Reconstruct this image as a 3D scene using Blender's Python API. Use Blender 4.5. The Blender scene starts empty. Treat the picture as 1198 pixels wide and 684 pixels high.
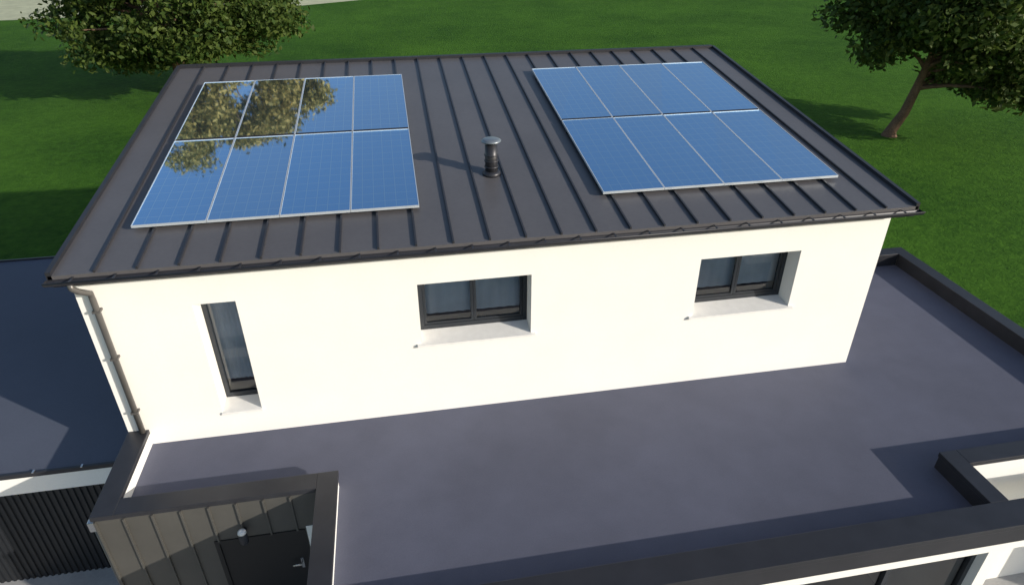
import bpy, bmesh, math, random
import numpy as np
from mathutils import Vector, Matrix
random.seed(4)
scene=bpy.context.scene
GZ=-2.75
# ---------------------------------------------------------------- materials
def mat(name,col,rough=.6,metal=0,noise=None,bump=None,spec=.5,coat=0):
    m=bpy.data.materials.new(name);m.use_nodes=True
    n=m.node_tree.nodes;l=m.node_tree.links;b=n['Principled BSDF']
    b.inputs['Roughness'].default_value=rough;b.inputs['Metallic'].default_value=metal
    b.inputs['Specular IOR Level'].default_value=spec;b.inputs['Coat Weight'].default_value=coat
    b.inputs['Base Color'].default_value=(*col,1)
    tc=n.new('ShaderNodeTexCoord')
    if noise:
        prev=None
        for (sc,amt) in noise:
            t=n.new('ShaderNodeTexNoise');t.inputs['Scale'].default_value=sc;t.inputs['Detail'].default_value=6;t.inputs['Roughness'].default_value=.6
            l.new(tc.outputs['Object'],t.inputs['Vector'])
            r=n.new('ShaderNodeMapRange');r.inputs['From Min'].default_value=.3;r.inputs['From Max'].default_value=.7
            r.inputs['To Min'].default_value=1-amt;r.inputs['To Max'].default_value=1+amt
            l.new(t.outputs['Fac'],r.inputs['Value'])
            if prev is None: prev=r.outputs[0]
            else:
                k=n.new('ShaderNodeMath');k.operation='MULTIPLY';l.new(prev,k.inputs[0]);l.new(r.outputs[0],k.inputs[1]);prev=k.outputs[0]
        v=n.new('ShaderNodeVectorMath');v.operation='SCALE';v.inputs[0].default_value=col;l.new(prev,v.inputs['Scale'])
        l.new(v.outputs[0],b.inputs['Base Color'])
    if bump:
        t=n.new('ShaderNodeTexNoise');t.inputs['Scale'].default_value=bump[0];t.inputs['Detail'].default_value=5
        l.new(tc.outputs['Object'],t.inputs['Vector'])
        q=n.new('ShaderNodeBump');q.inputs['Strength'].default_value=bump[1];q.inputs['Distance'].default_value=bump[2]
        l.new(t.outputs['Fac'],q.inputs['Height']);l.new(q.outputs[0],b.inputs['Normal'])
    return m
M={}
M['render']=mat('white_render',(.83,.82,.79),.85,noise=[(1.2,.02),(30,.02)],bump=(140,.2,.004))
M['sill']=mat('sill_stone',(.74,.74,.73),.6,noise=[(8,.05)])
M['zinc']=mat('standing_seam_metal',(.118,.114,.120),.40,.2,noise=[(.6,.09),(14,.05)])
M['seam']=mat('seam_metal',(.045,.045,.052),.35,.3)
M['anth']=mat('anthracite_metal',(.032,.033,.040),.4,.3,noise=[(3,.15)])
M['frame']=mat('window_frame_grey',(.022,.026,.033),.35)
M['membrane']=mat('roof_membrane',(.085,.091,.132),.8,noise=[(.35,.12),(2.2,.06),(45,.07)],bump=(90,.3,.004))
M['membrane2']=mat('annex_membrane',(.080,.092,.130),.8,noise=[(.35,.10),(45,.07)])
M['clad']=mat('cladding_metal',(.085,.082,.075),.45,.2,noise=[(1.5,.12)])
M['black']=mat('door_black',(.006,.006,.007),.5)
M['garage']=mat('garage_black',(.012,.014,.018),.5)
M['pave']=mat('paving',(.36,.36,.36),.85,noise=[(1.5,.12),(25,.08)])
M['steel']=mat('steel',(.55,.55,.55),.25,.9)
M['capmetal']=mat('cap_metal',(.22,.25,.28),.35,.5)
M['zincpipe']=mat('zinc_pipe',(.13,.125,.12),.4,.4,noise=[(6,.1)])
M['alu']=mat('module_frame_alu',(.62,.68,.74),.35,.4)
M['int']=mat('interior_paint',(.6,.6,.62),.8)
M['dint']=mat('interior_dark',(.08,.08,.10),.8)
M['curtain']=mat('sheer_blind',(.56,.61,.70),.9,noise=[(1.3,.15)])
M['bark']=mat('bark',(.13,.08,.05),.9,noise=[(3,.3),(20,.3)],bump=(14,.7,.05))
M['field']=mat('dry_field',(.42,.43,.28),.95,noise=[(.05,.2),(1,.15)])
M['white']=mat('white_lamp',(.7,.7,.68),.4)
def glassmat():
    m=bpy.data.materials.new('window_glass');m.use_nodes=True;n=m.node_tree.nodes;l=m.node_tree.links
    n.remove(n['Principled BSDF']);o=n['Material Output']
    t=n.new('ShaderNodeBsdfTransparent');t.inputs[0].default_value=(.88,.92,.96,1)
    g=n.new('ShaderNodeBsdfGlossy');g.inputs['Roughness'].default_value=.02
    f=n.new('ShaderNodeFresnel');f.inputs[0].default_value=1.6
    a=n.new('ShaderNodeMath');a.inputs[1].default_value=.06;l.new(f.outputs[0],a.inputs[0])
    x=n.new('ShaderNodeMixShader');l.new(a.outputs[0],x.inputs[0]);l.new(t.outputs[0],x.inputs[1]);l.new(g.outputs[0],x.inputs[2]);l.new(x.outputs[0],o.inputs[0])
    return m
M['glass']=glassmat()
def grassmat():
    m=mat('grass_lawn',(.02,.085,.012),.95,spec=.1);n=m.node_tree.nodes;l=m.node_tree.links;b=n['Principled BSDF']
    tc=n.new('ShaderNodeTexCoord');ra=n.new('ShaderNodeValToRGB')
    def nz(s,d=5):
        t=n.new('ShaderNodeTexNoise');t.inputs['Scale'].default_value=s;t.inputs['Detail'].default_value=d;t.inputs['Roughness'].default_value=.7;l.new(tc.outputs['Object'],t.inputs['Vector']);return t.outputs['Fac']
    a=n.new('ShaderNodeMix');a.data_type='FLOAT';a.inputs[0].default_value=.5;l.new(nz(.12),a.inputs[2]);l.new(nz(2.5,9),a.inputs[3])
    l.new(a.outputs[0],ra.inputs[0])
    e=ra.color_ramp.elements;e[0].position=.38;e[0].color=(.023,.080,.007,1);e[1].position=.62;e[1].color=(.066,.168,.015,1)
    l.new(ra.outputs[0],b.inputs['Base Color'])
    bp=n.new('ShaderNodeBump');bp.inputs['Strength'].default_value=1;bp.inputs['Distance'].default_value=.15;l.new(nz(7,7),bp.inputs['Height']);l.new(bp.outputs[0],b.inputs['Normal'])
    return m
M['grass']=grassmat()
def leafmat(name,c0,c1):
    m=bpy.data.materials.new(name);m.use_nodes=True;n=m.node_tree.nodes;l=m.node_tree.links;b=n['Principled BSDF']
    g=n.new('ShaderNodeNewGeometry');r=n.new('ShaderNodeValToRGB');l.new(g.outputs['Random Per Island'],r.inputs[0])
    r.color_ramp.elements[0].color=(*c0,1);r.color_ramp.elements[1].color=(*c1,1)
    l.new(r.outputs[0],b.inputs['Base Color']);b.inputs['Roughness'].default_value=.6;b.inputs['Specular IOR Level'].default_value=.25
    t=n.new('ShaderNodeBsdfTranslucent');l.new(r.outputs[0],t.inputs[0])
    x=n.new('ShaderNodeMixShader');x.inputs[0].default_value=.25;l.new(b.outputs[0],x.inputs[1]);l.new(t.outputs[0],x.inputs[2]);l.new(x.outputs[0],n['Material Output'].inputs[0])
    return m
M['leaf']=leafmat('foliage',(.026,.060,.010),(.09,.125,.025))
M['leaf_reflect']=leafmat('foliage_reflect_gold',(.14,.12,.03),(.50,.36,.12))  # warm sunlit tone put into the leaf colour, for the panel reflection
def pvmat():
    m=bpy.data.materials.new('pv_cells');m.use_nodes=True;n=m.node_tree.nodes;l=m.node_tree.links;b=n['Principled BSDF']
    uv=n.new('ShaderNodeUVMap');sp=n.new('ShaderNodeSeparateXYZ');l.new(uv.outputs[0],sp.inputs[0])
    def mth(op,a,bv=None):
        k=n.new('ShaderNodeMath');k.operation=op
        if isinstance(a,(int,float)): k.inputs[0].default_value=a
        else: l.new(a,k.inputs[0])
        if bv is not None:
            if isinstance(bv,(int,float)): k.inputs[1].default_value=bv
            else: l.new(bv,k.inputs[1])
        return k.outputs[0]
    def line(c,cnt,w):
        f=mth('FRACT',mth('MULTIPLY',c,cnt));d=mth('ABSOLUTE',mth('SUBTRACT',f,.5));return mth('GREATER_THAN',d,.5-w)
    g=mth('MAXIMUM',line(sp.outputs[0],6,.03),line(sp.outputs[1],12,.025))
    bus=mth('MULTIPLY',line(sp.outputs[0],30,.05),.2)
    g=mth('MAXIMUM',g,bus)
    mx=n.new('ShaderNodeMix');mx.data_type='RGBA';l.new(g,mx.inputs[0]);mx.inputs[6].default_value=(.34,.66,1,1);mx.inputs[7].default_value=(.56,.82,1,1)
    l.new(mx.outputs[2],b.inputs['Base Color']);b.inputs['Metallic'].default_value=.97
    b.inputs['Roughness'].default_value=.03;b.inputs['Coat Weight'].default_value=1;b.inputs['Coat Roughness'].default_value=.01;b.inputs['Coat IOR'].default_value=1.6
    return m
M['pv']=pvmat()
# ---------------------------------------------------------------- helpers
def empty(name):
    o=bpy.data.objects.new(name,None);scene.collection.objects.link(o);return o
def mesh(name,verts,faces,m,parent=None,smooth=False):
    me=bpy.data.meshes.new(name);me.from_pydata([tuple(v) for v in verts],[],faces);me.update()
    if smooth: me.polygons.foreach_set('use_smooth',[True]*len(me.polygons))
    o=bpy.data.objects.new(name,me);scene.collection.objects.link(o)
    if m: me.materials.append(M[m])
    if parent: o.parent=parent
    return o
BF=[(0,3,2,1),(4,5,6,7),(0,1,5,4),(1,2,6,5),(2,3,7,6),(3,0,4,7)]
def bv(x0,x1,y0,y1,z0,z1): return [(x0,y0,z0),(x1,y0,z0),(x1,y1,z0),(x0,y1,z0),(x0,y0,z1),(x1,y0,z1),(x1,y1,z1),(x0,y1,z1)]
def boxes(name,lst,m,parent=None,bevel=0):
    V=[];F=[]
    for b in lst:
        k=len(V);V+=bv(*b);F+=[tuple(i+k for i in f) for f in BF]
    o=mesh(name,V,F,m,parent)
    if bevel:
        d=o.modifiers.new('b','BEVEL');d.width=bevel;d.segments=2
    return o
def tube(name,pts,rad,m,parent=None,sides=12,cap=True):
    V=[];F=[];n=len(pts)
    for i,p in enumerate(pts):
        p=Vector(p);a=Vector(pts[max(i-1,0)]);b=Vector(pts[min(i+1,n-1)]);d=(b-a).normalized()
        u=d.cross(Vector((0,1,0)) if abs(d.y)<.9 else Vector((1,0,0))).normalized();w=d.cross(u)
        r=rad[i] if isinstance(rad,(list,tuple)) else rad
        for s in range(sides):
            t=2*math.pi*s/sides;V.append(p+u*math.cos(t)*r+w*math.sin(t)*r)
    for i in range(n-1):
        for s in range(sides):
            F.append((i*sides+s,i*sides+(s+1)%sides,(i+1)*sides+(s+1)%sides,(i+1)*sides+s))
    if cap: F.append(tuple(range(sides))[::-1]);F.append(tuple((n-1)*sides+s for s in range(sides)))
    if name is None: return V,F
    return mesh(name,V,F,m,parent,True)
# ---------------------------------------------------------------- ground
g=mesh('grass_ground',[(-900,-900,GZ),(900,-900,GZ),(900,1400,GZ),(-900,1400,GZ)],[(0,1,2,3)],'grass')
mesh('dry_field',[(-300,60,GZ+.01),(-31,67.3,GZ+.01),(-6,71.5,GZ+.01),(2,76,GZ+.01),(20,92,GZ+.01),(60,140,GZ+.01),(60,300,GZ+.01),(-300,300,GZ+.01)],[(0,1,2,3,4,5,6,7)],'field')
mesh('driveway',[(-10,-12,GZ+.006),(16.5,-12,GZ+.006),(16.5,-1,GZ+.006),(-.25,-1,GZ+.006),(-.25,.3,GZ+.006),(-10,.3,GZ+.006)],[(0,1,2,3,4,5)],'pave')
# ---------------------------------------------------------------- house
H=empty('modern_house')
XL,XR=-.25,12.04
TH=.45
wins=[(1.181,1.766,.451),(4.344,6.084,1.356),(8.833,10.566,1.356)];ZH=2.44;ZT=3.08
SL=.122
def roofz(y): return 3.19+SL*(y+.25)
xs=sorted({XL,XR,*[w[0] for w in wins],*[w[1] for w in wins]});zs=[0,.451,1.356,ZH,ZT]
V=[];F=[]
def q(*p):
    k=len(V);V.extend(p);F.append(tuple(range(k,k+len(p))))
for i in range(len(xs)-1):
    for j in range(4):
        x0,x1,z0,z1=xs[i],xs[i+1],zs[j],zs[j+1]
        if any(abs(x0-w[0])<1e-6 and z0>=w[2]-1e-6 and z1<=ZH+1e-6 for w in wins): continue
        q((x0,0,z0),(x1,0,z0),(x1,0,z1),(x0,0,z1));q((x1,TH,z0),(x0,TH,z0),(x0,TH,z1),(x1,TH,z1))
for a,b,z in wins:
    q((a,0,z),(a,0,ZH),(a,TH,ZH),(a,TH,z));q((b,0,z),(b,TH,z),(b,TH,ZH),(b,0,ZH));q((a,0,ZH),(b,0,ZH),(b,TH,ZH),(a,TH,ZH));q((a,0,z),(a,TH,z),(b,TH,z),(b,0,z))
YB=7.35
zt=lambda y: roofz(y)-.11
for x in (XL,XR): q((x,0,-.3),(x,YB,-.3),(x,YB,zt(YB)),(x,0,zt(0)))
q((XL,YB,-.3),(XR,YB,-.3),(XR,YB,zt(YB)),(XL,YB,zt(YB)))
mesh('upper_walls',V,F,'render',H)
mesh('interior_room',[(XL+.1,TH+.01,.03),(XR-.1,TH+.01,.03),(XR-.1,3.4,.03),(XL+.1,3.4,.03),(XL+.1,TH+.01,2.9),(XR-.1,TH+.01,2.9),(XR-.1,3.4,2.9),(XL+.1,3.4,2.9)],[(0,1,2,3),(4,5,6,7),(2,3,7,6),(1,2,6,5),(0,3,7,4)],'int',H)
boxes('interior_partition',[(3,3.1,TH+.01,3.4,.03,2.9),(7.4,7.5,TH+.01,3.4,.03,2.9)],'int',H)
for i,(a,b,z) in enumerate(wins):
    y0,y1=.33,.40
    zb=z+.06 if i else z+.05
    fr=[(a,a+.07,y0,y1,zb,ZH),(b-.07,b,y0,y1,zb,ZH),(a+.07,b-.07,y0,y1,ZH-.07,ZH),(a+.07,b-.07,y0,y1,zb,zb+.08)]
    boxes('window_frame',fr,'frame',H,.005)
    if i:
        m=(a+b)/2;s=[]
        for (c,d) in ((a+.07,m),(m,b-.07)):
            s+=[(c+.002,c+.045,y0+.012,y1-.01,zb+.082,ZH-.072),(d-.045,d-.002,y0+.012,y1-.01,zb+.082,ZH-.072),(c+.045,d-.045,y0+.012,y1-.01,ZH-.115,ZH-.072),(c+.045,d-.045,y0+.012,y1-.01,zb+.082,zb+.115)]
        boxes('window_sashes',s,'frame',H,.004)
    mesh('window_glass',[(a+.05,.37,zb+.05),(b-.05,.37,zb+.05),(b-.05,.37,ZH-.05),(a+.05,.37,ZH-.05)],[(0,1,2,3)],'glass',H)
    e=.07 if i else .015
    f=-.05 if i else -.03
    z0=zb
    mesh('window_sill',[(a+.003,0.33,z-.0+.002),(b-.003,.33,z+.002),(b-.003,.33,z0),(a+.003,.33,z0),(a-e,f,z-.02),(b+e,f,z-.02),(b+e,f,z+.018),(a-e,f,z+.018),
        (a-e,-.002,z-.02),(b+e,-.002,z-.02),(b+e,-.002,z+.022),(a-e,-.002,z+.022),(a+.003,-.002,z+.022),(b-.003,-.002,z+.022)],
        [(3,2,13,12),(12,13,10,6,7,11),(4,5,6,7),(4,7,11,8),(5,9,10,6),(4,8,9,5)][:6],'sill',H)
    V2=[];F2=[];nn=80
    for k in range(nn+1):
        x=a-.1+(b-a+.2)*k/nn;yy=.48+.008*math.sin(k*.9)
        V2+=[(x,yy,zb+.20 if i else .75),(x,yy,ZH-.0)]
    for k in range(nn): F2.append((2*k,2*k+2,2*k+3,2*k+1))
    mesh('window_blind',V2,F2,'curtain',H,True)
# roof
RX0,RX1,RY0,RY1=-.36,12.25,-.25,7.58
def slab(x0,x1,y0,y1,t0,t1):
    return [(x0,y0,roofz(y0)+t0),(x1,y0,roofz(y0)+t0),(x1,y1,roofz(y1)+t0),(x0,y1,roofz(y1)+t0),(x0,y0,roofz(y0)+t1),(x1,y0,roofz(y0)+t1),(x1,y1,roofz(y1)+t1),(x0,y1,roofz(y1)+t1)]
def slabs(name,lst,m,parent):
    V=[];F=[]
    for b in lst:
        k=len(V);V+=slab(*b);F+=[tuple(i+k for i in f) for f in BF]
    return mesh(name,V,F,m,parent)
slabs('roof_sheet',[(RX0,RX1,RY0,RY1,-.10,0)],'zinc',H)
sp=(RX1-RX0-.08)/24
slabs('roof_seams',[(RX0+.04+sp*i-.013,RX0+.04+sp*i+.013,RY0+.01,RY1-.05,.001,.036) for i in range(1,24)],'seam',H)
slabs('roof_verge_trim',[(RX0-.015,RX0+.05,RY0,RY1,-.14,.055),(RX1-.05,RX1+.015,RY0,RY1,-.14,.055)],'anth',H)
slabs('roof_top_flashing',[(RX0+.05,RX1-.05,RY1-.05,RY1+.03,-.16,.065)],'anth',H)
slabs('roof_soffit',[(RX0+.02,RX1-.02,RY0+.01,RY1-.02,-.17,-.102)],'anth',H)
V=[];F=[];ns=10;gr=.065;gy=RY0-.06;gz=3.14
for x in (RX0-.03,RX1+.03):
    for s in range(ns+1):
        t=math.pi+math.pi*s/ns;V.append((x,gy+math.cos(t)*gr,gz+math.sin(t)*gr))
    for s in range(ns+1):
        t=math.pi+math.pi*s/ns;V.append((x,gy+math.cos(t)*(gr-.008),gz+math.sin(t)*(gr-.008)))
L=2*(ns+1)
for s in range(ns):
    F.append((s,s+1,L+s+1,L+s));F.append((ns+1+s,L+ns+1+s,L+ns+2+s,ns+2+s))
F.append((0,L,L+ns+1,ns+1));F.append((ns,2*ns+1,L+2*ns+1,L+ns));F.append(tuple(range(ns+1)));F.append(tuple(L+i for i in range(ns+1)))
mesh('gutter',V,F,'anth',H)
tube('gutter_bead',[(RX0-.03,gy-gr,gz+.002),(RX1+.03,gy-gr,gz+.002)],.011,'anth',H,8)
boxes('gutter_brackets',[(RX0+.3+sp*i-.012,RX0+.3+sp*i+.012,gy-gr-.006,RY0+.02,gz+.012,gz+.022) for i in range(24)],'seam',H)
px=-.02
tube('downpipe',[(px-.08,gy,gz-.05),(px-.08,gy,gz-.12),(px-.04,gy+.05,gz-.2),(px,-.07,gz-.34),(px,-.065,gz-.45),(px,-.065,.31)],.042,'zincpipe',H,14)
boxes('downpipe_clips',[(px-.052,px+.052,-.112,-.0,z,z+.03) for z in (.7,1.7,2.5)],'zincpipe',H)
V=[];F=[]
for a,b,c,d in [(.0,2.72,-1.43,.0),(2.72,11.78,-3.6,.0),(11.78,15.5,-2.65,.0),(12.04,15.5,.0,3.25)]:
    k=len(V);V+=[(a,c,0),(b,c,0),(b,d,0),(a,d,0)];F.append((k,k+1,k+2,k+3))
mesh('flat_roof_membrane',V,F,'membrane',H)
par=[(-.25,.05,-1.70,-.003),(.05,2.69,-1.70,-1.40),(2.69,2.98,-4.0,-1.40),(2.98,15.7,-4.0,-3.6),(11.75,12.03,-3.6,-2.62),(12.03,15.42,-2.9,-2.62),(15.42,15.7,-3.6,3.5),(12.043,15.42,3.2,3.5)]
boxes('coping',[(a,b,c,d,.22,.30) for a,b,c,d in par],'anth',H,.006)
up=[(-.225,.025,-1.675,-.003,GZ,.219),(.025,2.715,-1.675,-1.425,GZ,.219),(2.715,2.955,-3.975,-1.425,GZ,.219),(2.955,15.675,-3.975,-3.625,-.21,.219),
    (12.005,15.445,-2.875,-2.66,GZ,.219),(15.46,15.675,-3.625,3.475,GZ,.219),(12.043,15.445,3.24,3.475,GZ,.219)]
boxes('parapet_walls',up,'render',H)
# anthracite lining of the roof-side upstands and the front fascia
boxes('upstand_lining',[(11.765,12.004,-3.624,-2.63,-.02,.218),(12.004,15.44,-2.659,-2.63,-.02,.218),(15.435,15.459,-2.63,3.21,-.02,.218),(12.05,15.435,3.215,3.239,-.02,.218),(2.985,15.69,-3.995,-3.976,-.04,.218),(2.985,11.765,-3.624,-3.605,-.02,.218)],'anth',H)
boxes('terrace_wall_left',[(11.775,12.0,-3.62,-2.66,GZ,-.021)],'render',H)
boxes('facade_piers',[(2.956,3.8,-3.974,-3.63,GZ,-.211),(7.3,7.6,-3.974,-3.63,GZ,-.211),(11.6,11.8,-3.974,-3.63,GZ,-.211),(15.3,15.674,-3.974,-3.63,GZ,-.211)],'render',H)
fr=[]
for a,b in ((3.8,7.3),(7.6,11.6)):
    fr+=[(a,b,-3.85,-3.78,-.29,-.211),(a,b,-3.85,-3.78,GZ,GZ+.08)]
    for k in range(4):
        x=a+(b-a-.07)*k/3;fr.append((x,x+.07,-3.853,-3.777,GZ+.08,-.29))
boxes('facade_glazing_frames',fr,'frame',H)
mesh('facade_glass',[(3.8,-3.81,GZ),(11.6,-3.81,GZ),(11.6,-3.81,-.21),(3.8,-3.81,-.21)],[(0,1,2,3)],'glass',H)
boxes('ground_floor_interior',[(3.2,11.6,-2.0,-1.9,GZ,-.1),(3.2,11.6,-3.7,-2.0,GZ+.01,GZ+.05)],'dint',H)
boxes('ground_floor_core',[(-.2,12,.02,7.3,GZ,-.05),(12.0,15.4,-2.6,3.2,GZ,-.06)],'int',H)
cl=[(-.225,1.17,-1.695,-1.676,GZ,.219),(2.42,2.44,-1.695,-1.676,GZ,.219),(1.17,2.42,-1.695,-1.676,-.47,.219),(2.44,2.689,-1.695,-1.676,-.42,.219)]
boxes('porch_cladding',cl,'clad',H)
boxes('porch_cladding_seams',[(x-.012,x+.012,-1.725,-1.696,(GZ if (x<1.15) else -.47),.219) for x in [-.2+.36*k for k in range(8)]],'clad',H)
boxes('porch_reveal',[(2.44,2.70,-1.70,-1.676,GZ,-.421)],'render',H)
boxes('entrance_door',[(1.17,2.42,-1.688,-1.677,GZ,-.47)],'black',H)
boxes('entrance_door_frame',[(1.17,1.23,-1.71,-1.689,GZ,-.47),(2.36,2.42,-1.71,-1.689,GZ,-.47),(1.23,2.36,-1.71,-1.689,-.53,-.47)],'black',H)
tube('door_handle',[(2.28,-1.689,-1.15),(2.28,-1.76,-1.15),(2.15,-1.76,-1.15)],.014,'steel',H,8)
boxes('handle_plate',[(2.26,2.30,-1.695,-1.689,-1.3,-1.08)],'steel',H)
boxes('rain_hopper',[(-.36,-.255,-1.62,-1.47,-.05,.12)],'steel',H,.01)
tube('hopper_pipe',[(-.31,-1.545,-.05),(-.31,-1.545,GZ)],.035,'zincpipe',H,10)
boxes('garage_walls',[(-9,-.255,.12,7.7,GZ,-.36)],'render',H)
boxes('garage_roof',[(-9.05,-.255,.03,7.75,-.35,-.30)],'membrane2',H)
boxes('garage_roof_edge',[(-9.05,-.255,-.02,.028,-.36,-.275),(-9.05,-.38,7.752,7.80,-.36,-.26)],'anth',H,.004)
boxes('garage_edge_brackets',[(-8.8+.7*k,-8.77+.7*k,-.035,.03,-.274,-.262) for k in range(12)],'steel',H)
boxes('garage_fascia',[(-9.03,-.257,.0,.119,-.70,-.361)],'render',H)
V=[];F=[];k=0
x=-8.9
while x<-.5:
    for dx,dy in ((0,.05),(.04,.05),(.05,.025),(.09,.025)):
        V+=[(x+dx,dy+.04,GZ),(x+dx,dy+.04,-.701)]
    x+=.1
for i in range(len(V)//2-1): F.append((2*i,2*i+2,2*i+3,2*i+1))
mesh('garage_door',V,F,'garage',H)
# ---------------------------------------------------------------- wall lamp
Lm=empty('wall_lamp')
tube('lamp_mount',[(1.62,-1.70,-.30),(1.62,-1.82,-.30)],.03,'anth',Lm,12)
tube('lamp_body',[(1.62,-1.84,-.42),(1.62,-1.84,-.40),(1.62,-1.84,-.24),(1.62,-1.84,-.22)],[.05,.06,.06,.045],'anth',Lm,16)
tube('lamp_cap',[(1.62,-1.84,-.219),(1.62,-1.84,-.19),(1.62,-1.84,-.165)],[.062,.055,.02],'white',Lm,16)
# ---------------------------------------------------------------- vent pipe
Vp=empty('vent_pipe');vx,vy=5.75,1.75;vz=roofz(vy)
tube('flashing',[(vx,vy,vz-.02),(vx,vy,vz+.03),(vx,vy,vz+.06)],[.16,.15,.115],'anth',Vp,20)
tube('pipe',[(vx,vy,vz),(vx,vy,vz+.50)],.105,'anth',Vp,20)
for k in range(3): tube('pipe_ring',[(vx,vy,vz+.12+.10*k),(vx,vy,vz+.14+.10*k)],.118,'anth',Vp,20)
tube('pipe_neck',[(vx,vy,vz+.50),(vx,vy,vz+.56)],.07,'anth',Vp,16)
tube('rain_cap',[(vx,vy,vz+.55),(vx,vy,vz+.57),(vx,vy,vz+.595)],[.165,.165,.12],'capmetal',Vp,20)
# ---------------------------------------------------------------- solar arrays
def array(x0,name='solar_panel_array'):
    A=empty(name);W=4.066;y0,y1=.725,6.355
    c=1/math.sqrt(1+SL*SL);Ls=(y1-y0)/c
    ex=Vector((1,0,0));ey=Vector((0,c,SL*c));ez=Vector((0,-SL*c,c))
    O=Vector((x0,y0,roofz(y0)))+ez*.055
    def P(u,v,w): return O+ex*u+ey*v+ez*w
    def obox(lst,nm,m):
        V=[];F=[]
        for (u0,u1,v0,v1,w0,w1) in lst:
            k=len(V)
            for (u,v,w) in bv(u0,u1,v0,v1,w0,w1): V.append(P(u,v,w))
            F+=[tuple(i+k for i in f) for f in BF]
        return mesh(nm,V,F,m,A)
    gap=.05
    pw=W/4;ph=(Ls-gap)/2;fw=.011
    fl=[];V=[];F=[];UV=[];dk=[]
    for i in range(4):
        for j in range(2):
            u0=i*pw+.003;u1=(i+1)*pw-.003;v0=j*(ph+gap);v1=v0+ph
            fl+=[(u0,u0+fw,v0,v1,0,.04),(u1-fw,u1,v0,v1,0,.04)]
            (fl if j==0 else dk).append((u0+fw,u1-fw,v0,v0+fw,0,.04))
            fl.append((u0+fw,u1-fw,v1-fw,v1,0,.04))
            # each module sits a hair out of plane with its neighbours, as real ones do
            t1,t2=random.uniform(-.0025,.0025),random.uniform(-.004,.004)
            k=len(V);V+=[P(u0+fw,v0+fw,.034),P(u1-fw,v0+fw,.034+t1),P(u1-fw,v1-fw,.034+t1+t2),P(u0+fw,v1-fw,.034+t2)];F.append((k,k+1,k+2,k+3));UV+=[(0.01,0.01),(.99,0.01),(.99,.99),(0.01,.99)]
    obox(fl,'module_frames','alu');obox(dk,'module_frames_dark','anth')
    o=mesh('pv_glass',V,F,'pv',A);uvl=o.data.uv_layers.new(name='UVMap')
    for i,l_ in enumerate(o.data.loops): uvl.data[l_.index].uv=UV[l_.vertex_index]
    obox([(.0,W,ph+.001,ph+gap-.001,-.01,.02),(.0,W,.4,.44,-.053,-.002),(0,W,Ls-.44,Ls-.4,-.053,-.002),(0,W,ph-.4,ph-.36,-.053,-.002)],'mounting_rails','anth')
array(.426);array(7.366)
# ---------------------------------------------------------------- trees
def tree(name,base,fork,lobes,per,seed,lsize,cr=(1.0,1.9),tr=.38):
    rng=np.random.default_rng(seed);T=empty(name);b=Vector(base)
    cl=[];mi=[]
    for cc,rad,ncl,lm in lobes:
        cc=np.array(cc,float);rad=np.array(rad,float);k=0
        while k<ncl:
            p=rng.normal(size=3);p/=np.linalg.norm(p);r=rng.uniform(.35,1)**.5
            q_=p*r*.86
            if q_[2]<-.8: continue
            cl.append(cc+q_*rad);mi.append(lm);k+=1
    cl=np.array(cl)
    V=[];F=[]
    def add(pts,rads,sides=8):
        v,f=tube(None,pts,rads,None,sides=sides,cap=False);k=len(V);V.extend(v);F.extend([tuple(i+k for i in x) for x in f])
    fk=Vector(fork);cc,rad,_,_=lobes[-1];topz=cc[2]+rad[2]*.6
    top=Vector((cc[0],cc[1],topz));mid=fk.lerp(top,.4)+Vector((.4,-.2,0))
    add([b+Vector((0,0,-.1)),b+Vector((0,0,.25)),b.lerp(fk,.5)+Vector((.10,0,0)),fk,mid,top],[tr*1.7,tr*1.1,tr*.92,tr*.8,tr*.45,.05],12)
    for p in cl[::2]:
        p=Vector(p);hh=min(max((p.z-fk.z)*.55,0),topz-fk.z-.5)
        s=fk.lerp(mid,min(1,hh/(mid.z-fk.z))) if hh<mid.z-fk.z else mid.lerp(top,min(1,(hh-(mid.z-fk.z))/(top.z-mid.z)))
        m1=s.lerp(p,.45)+Vector((rng.normal()*.25,rng.normal()*.25,.35))
        r0=max(tr,.33)*.32*rng.uniform(.7,1.2);add([s,s.lerp(m1,.5)+Vector((0,0,.1)),m1,m1.lerp(p,.5)+Vector((rng.normal()*.2,rng.normal()*.2,0)),p],[r0,r0*.85,r0*.6,r0*.4,.02],6)
    mesh('trunk_and_limbs',V,F,'bark',T,True)
    for lm in sorted(set(mi)):
        C=[]
        for p,mm in zip(cl,mi):
            if mm!=lm: continue
            R_=rng.uniform(*cr);n_=int(per*(R_/1.4)**2)
            d=rng.normal(size=(n_,3));d/=np.linalg.norm(d,axis=1)[:,None]
            d[:,2]*=.6
            C.append(p+d*(R_*rng.uniform(.25,1.0,size=(n_,1))**.6*rng.uniform(.7,1.25,size=(n_,1))))
        C=np.concatenate(C);n_=len(C)
        nrm=rng.normal(size=(n_,3));nrm[:,2]+=.6;nrm/=np.linalg.norm(nrm,axis=1)[:,None]
        t=rng.normal(size=(n_,3));u=np.cross(nrm,t);u/=np.linalg.norm(u,axis=1)[:,None];w=np.cross(nrm,u)
        s=rng.uniform(.6,1.3,size=(n_,1))*lsize
        Q=np.stack([C-u*s,C-w*s*.55,C+u*s,C+w*s*.55],1).reshape(-1,3)
        me=bpy.data.meshes.new('foliage');me.vertices.add(len(Q));me.vertices.foreach_set('co',Q.ravel().astype(np.float32))
        me.loops.add(len(Q));me.loops.foreach_set('vertex_index',np.arange(len(Q),dtype=np.int32))
        me.polygons.add(n_);me.polygons.foreach_set('loop_start',np.arange(0,len(Q),4,dtype=np.int32))
        me.update(calc_edges=True);me.materials.append(M[lm])
        o=bpy.data.objects.new('foliage',me);scene.collection.objects.link(o);o.parent=T
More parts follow.
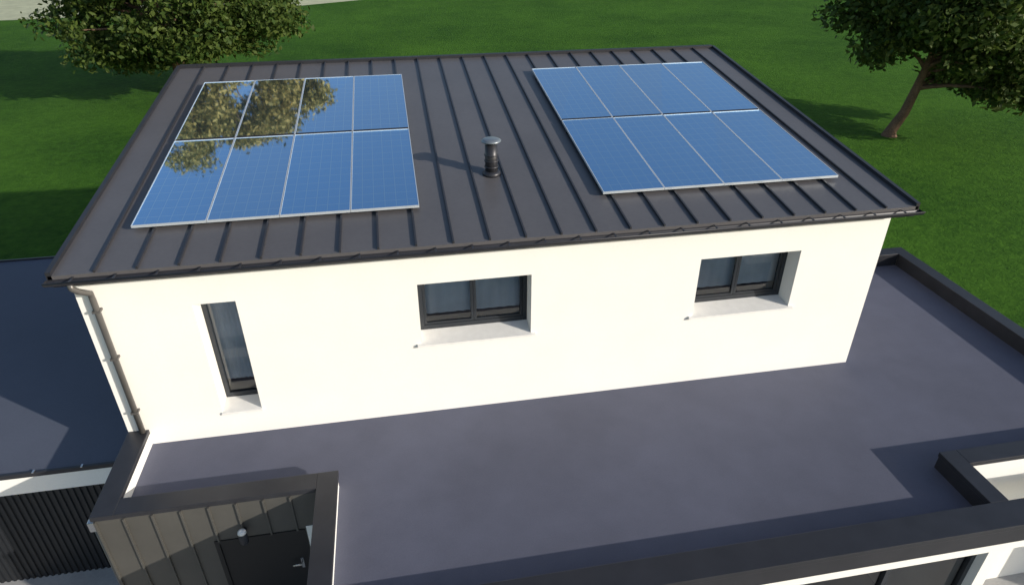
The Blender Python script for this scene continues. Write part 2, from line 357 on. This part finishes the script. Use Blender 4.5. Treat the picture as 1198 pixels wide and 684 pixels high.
tree('oak_tree',(28.2,19.7,GZ),(28.75,19.5,-.45),[((32.3,18.9,1.7),(4.2,4.4,3.5),44,'leaf'),((28.4,19.2,4.2),(5.0,5.2,4.2),66,'leaf')],540,5,.15,(.8,1.6),.25)
tree('oak_tree',(-8.0,34.5,GZ),(-7.9,34.5,-.6),[((-7.3,34.7,2.2),(7.2,6.6,4.3),95,'leaf'),((-6.6,34.7,15.5),(8.2,7.2,9.8),105,'leaf_reflect')],400,8,.165,(.9,1.8),.45)  # upper lobe, out of view, shaped and coloured for its reflection in the panels
# ---------------------------------------------------------------- light
sd=Vector((.70,-.51,.30)).normalized()
el=math.asin(sd.z);az=math.atan2(sd.x,sd.y)
w=bpy.data.worlds.new('World');scene.world=w;w.use_nodes=True;n=w.node_tree.nodes;l=w.node_tree.links
s=n.new('ShaderNodeTexSky');s.sky_type='NISHITA';s.sun_disc=False;s.sun_elevation=el;s.sun_rotation=az
l.new(s.outputs[0],n['Background'].inputs[0]);n['Background'].inputs[1].default_value=.15
sl=bpy.data.lights.new('sun','SUN');sl.energy=4.9;sl.angle=math.radians(.6);sl.color=(1,.92,.80)
so=bpy.data.objects.new('sun',sl);scene.collection.objects.link(so);so.rotation_euler=sd.to_track_quat('Z','Y').to_euler()
# ---------------------------------------------------------------- camera
p,y,r=.5356,-.1767,-.0018
f=Vector((-math.sin(y)*math.cos(p),math.cos(y)*math.cos(p),-math.sin(p)));rt=f.cross(Vector((0,0,1))).normalized();u=rt.cross(f)
c_,s_=math.cos(r),math.sin(r);rt2=c_*rt+s_*u;u2=-s_*rt+c_*u
cam=bpy.data.cameras.new('camera');co=bpy.data.objects.new('camera',cam);scene.collection.objects.link(co)
mw=Matrix((rt2,u2,-f)).transposed().to_4x4();mw.translation=Vector((4.2283,-8.6812,7.3898));co.matrix_world=mw
cam.sensor_width=36;cam.lens=36*778.93/1198;cam.clip_end=4000;cam.clip_start=.05
scene.camera=co
scene.view_settings.view_transform='Standard';scene.view_settings.look='None';scene.view_settings.exposure=0
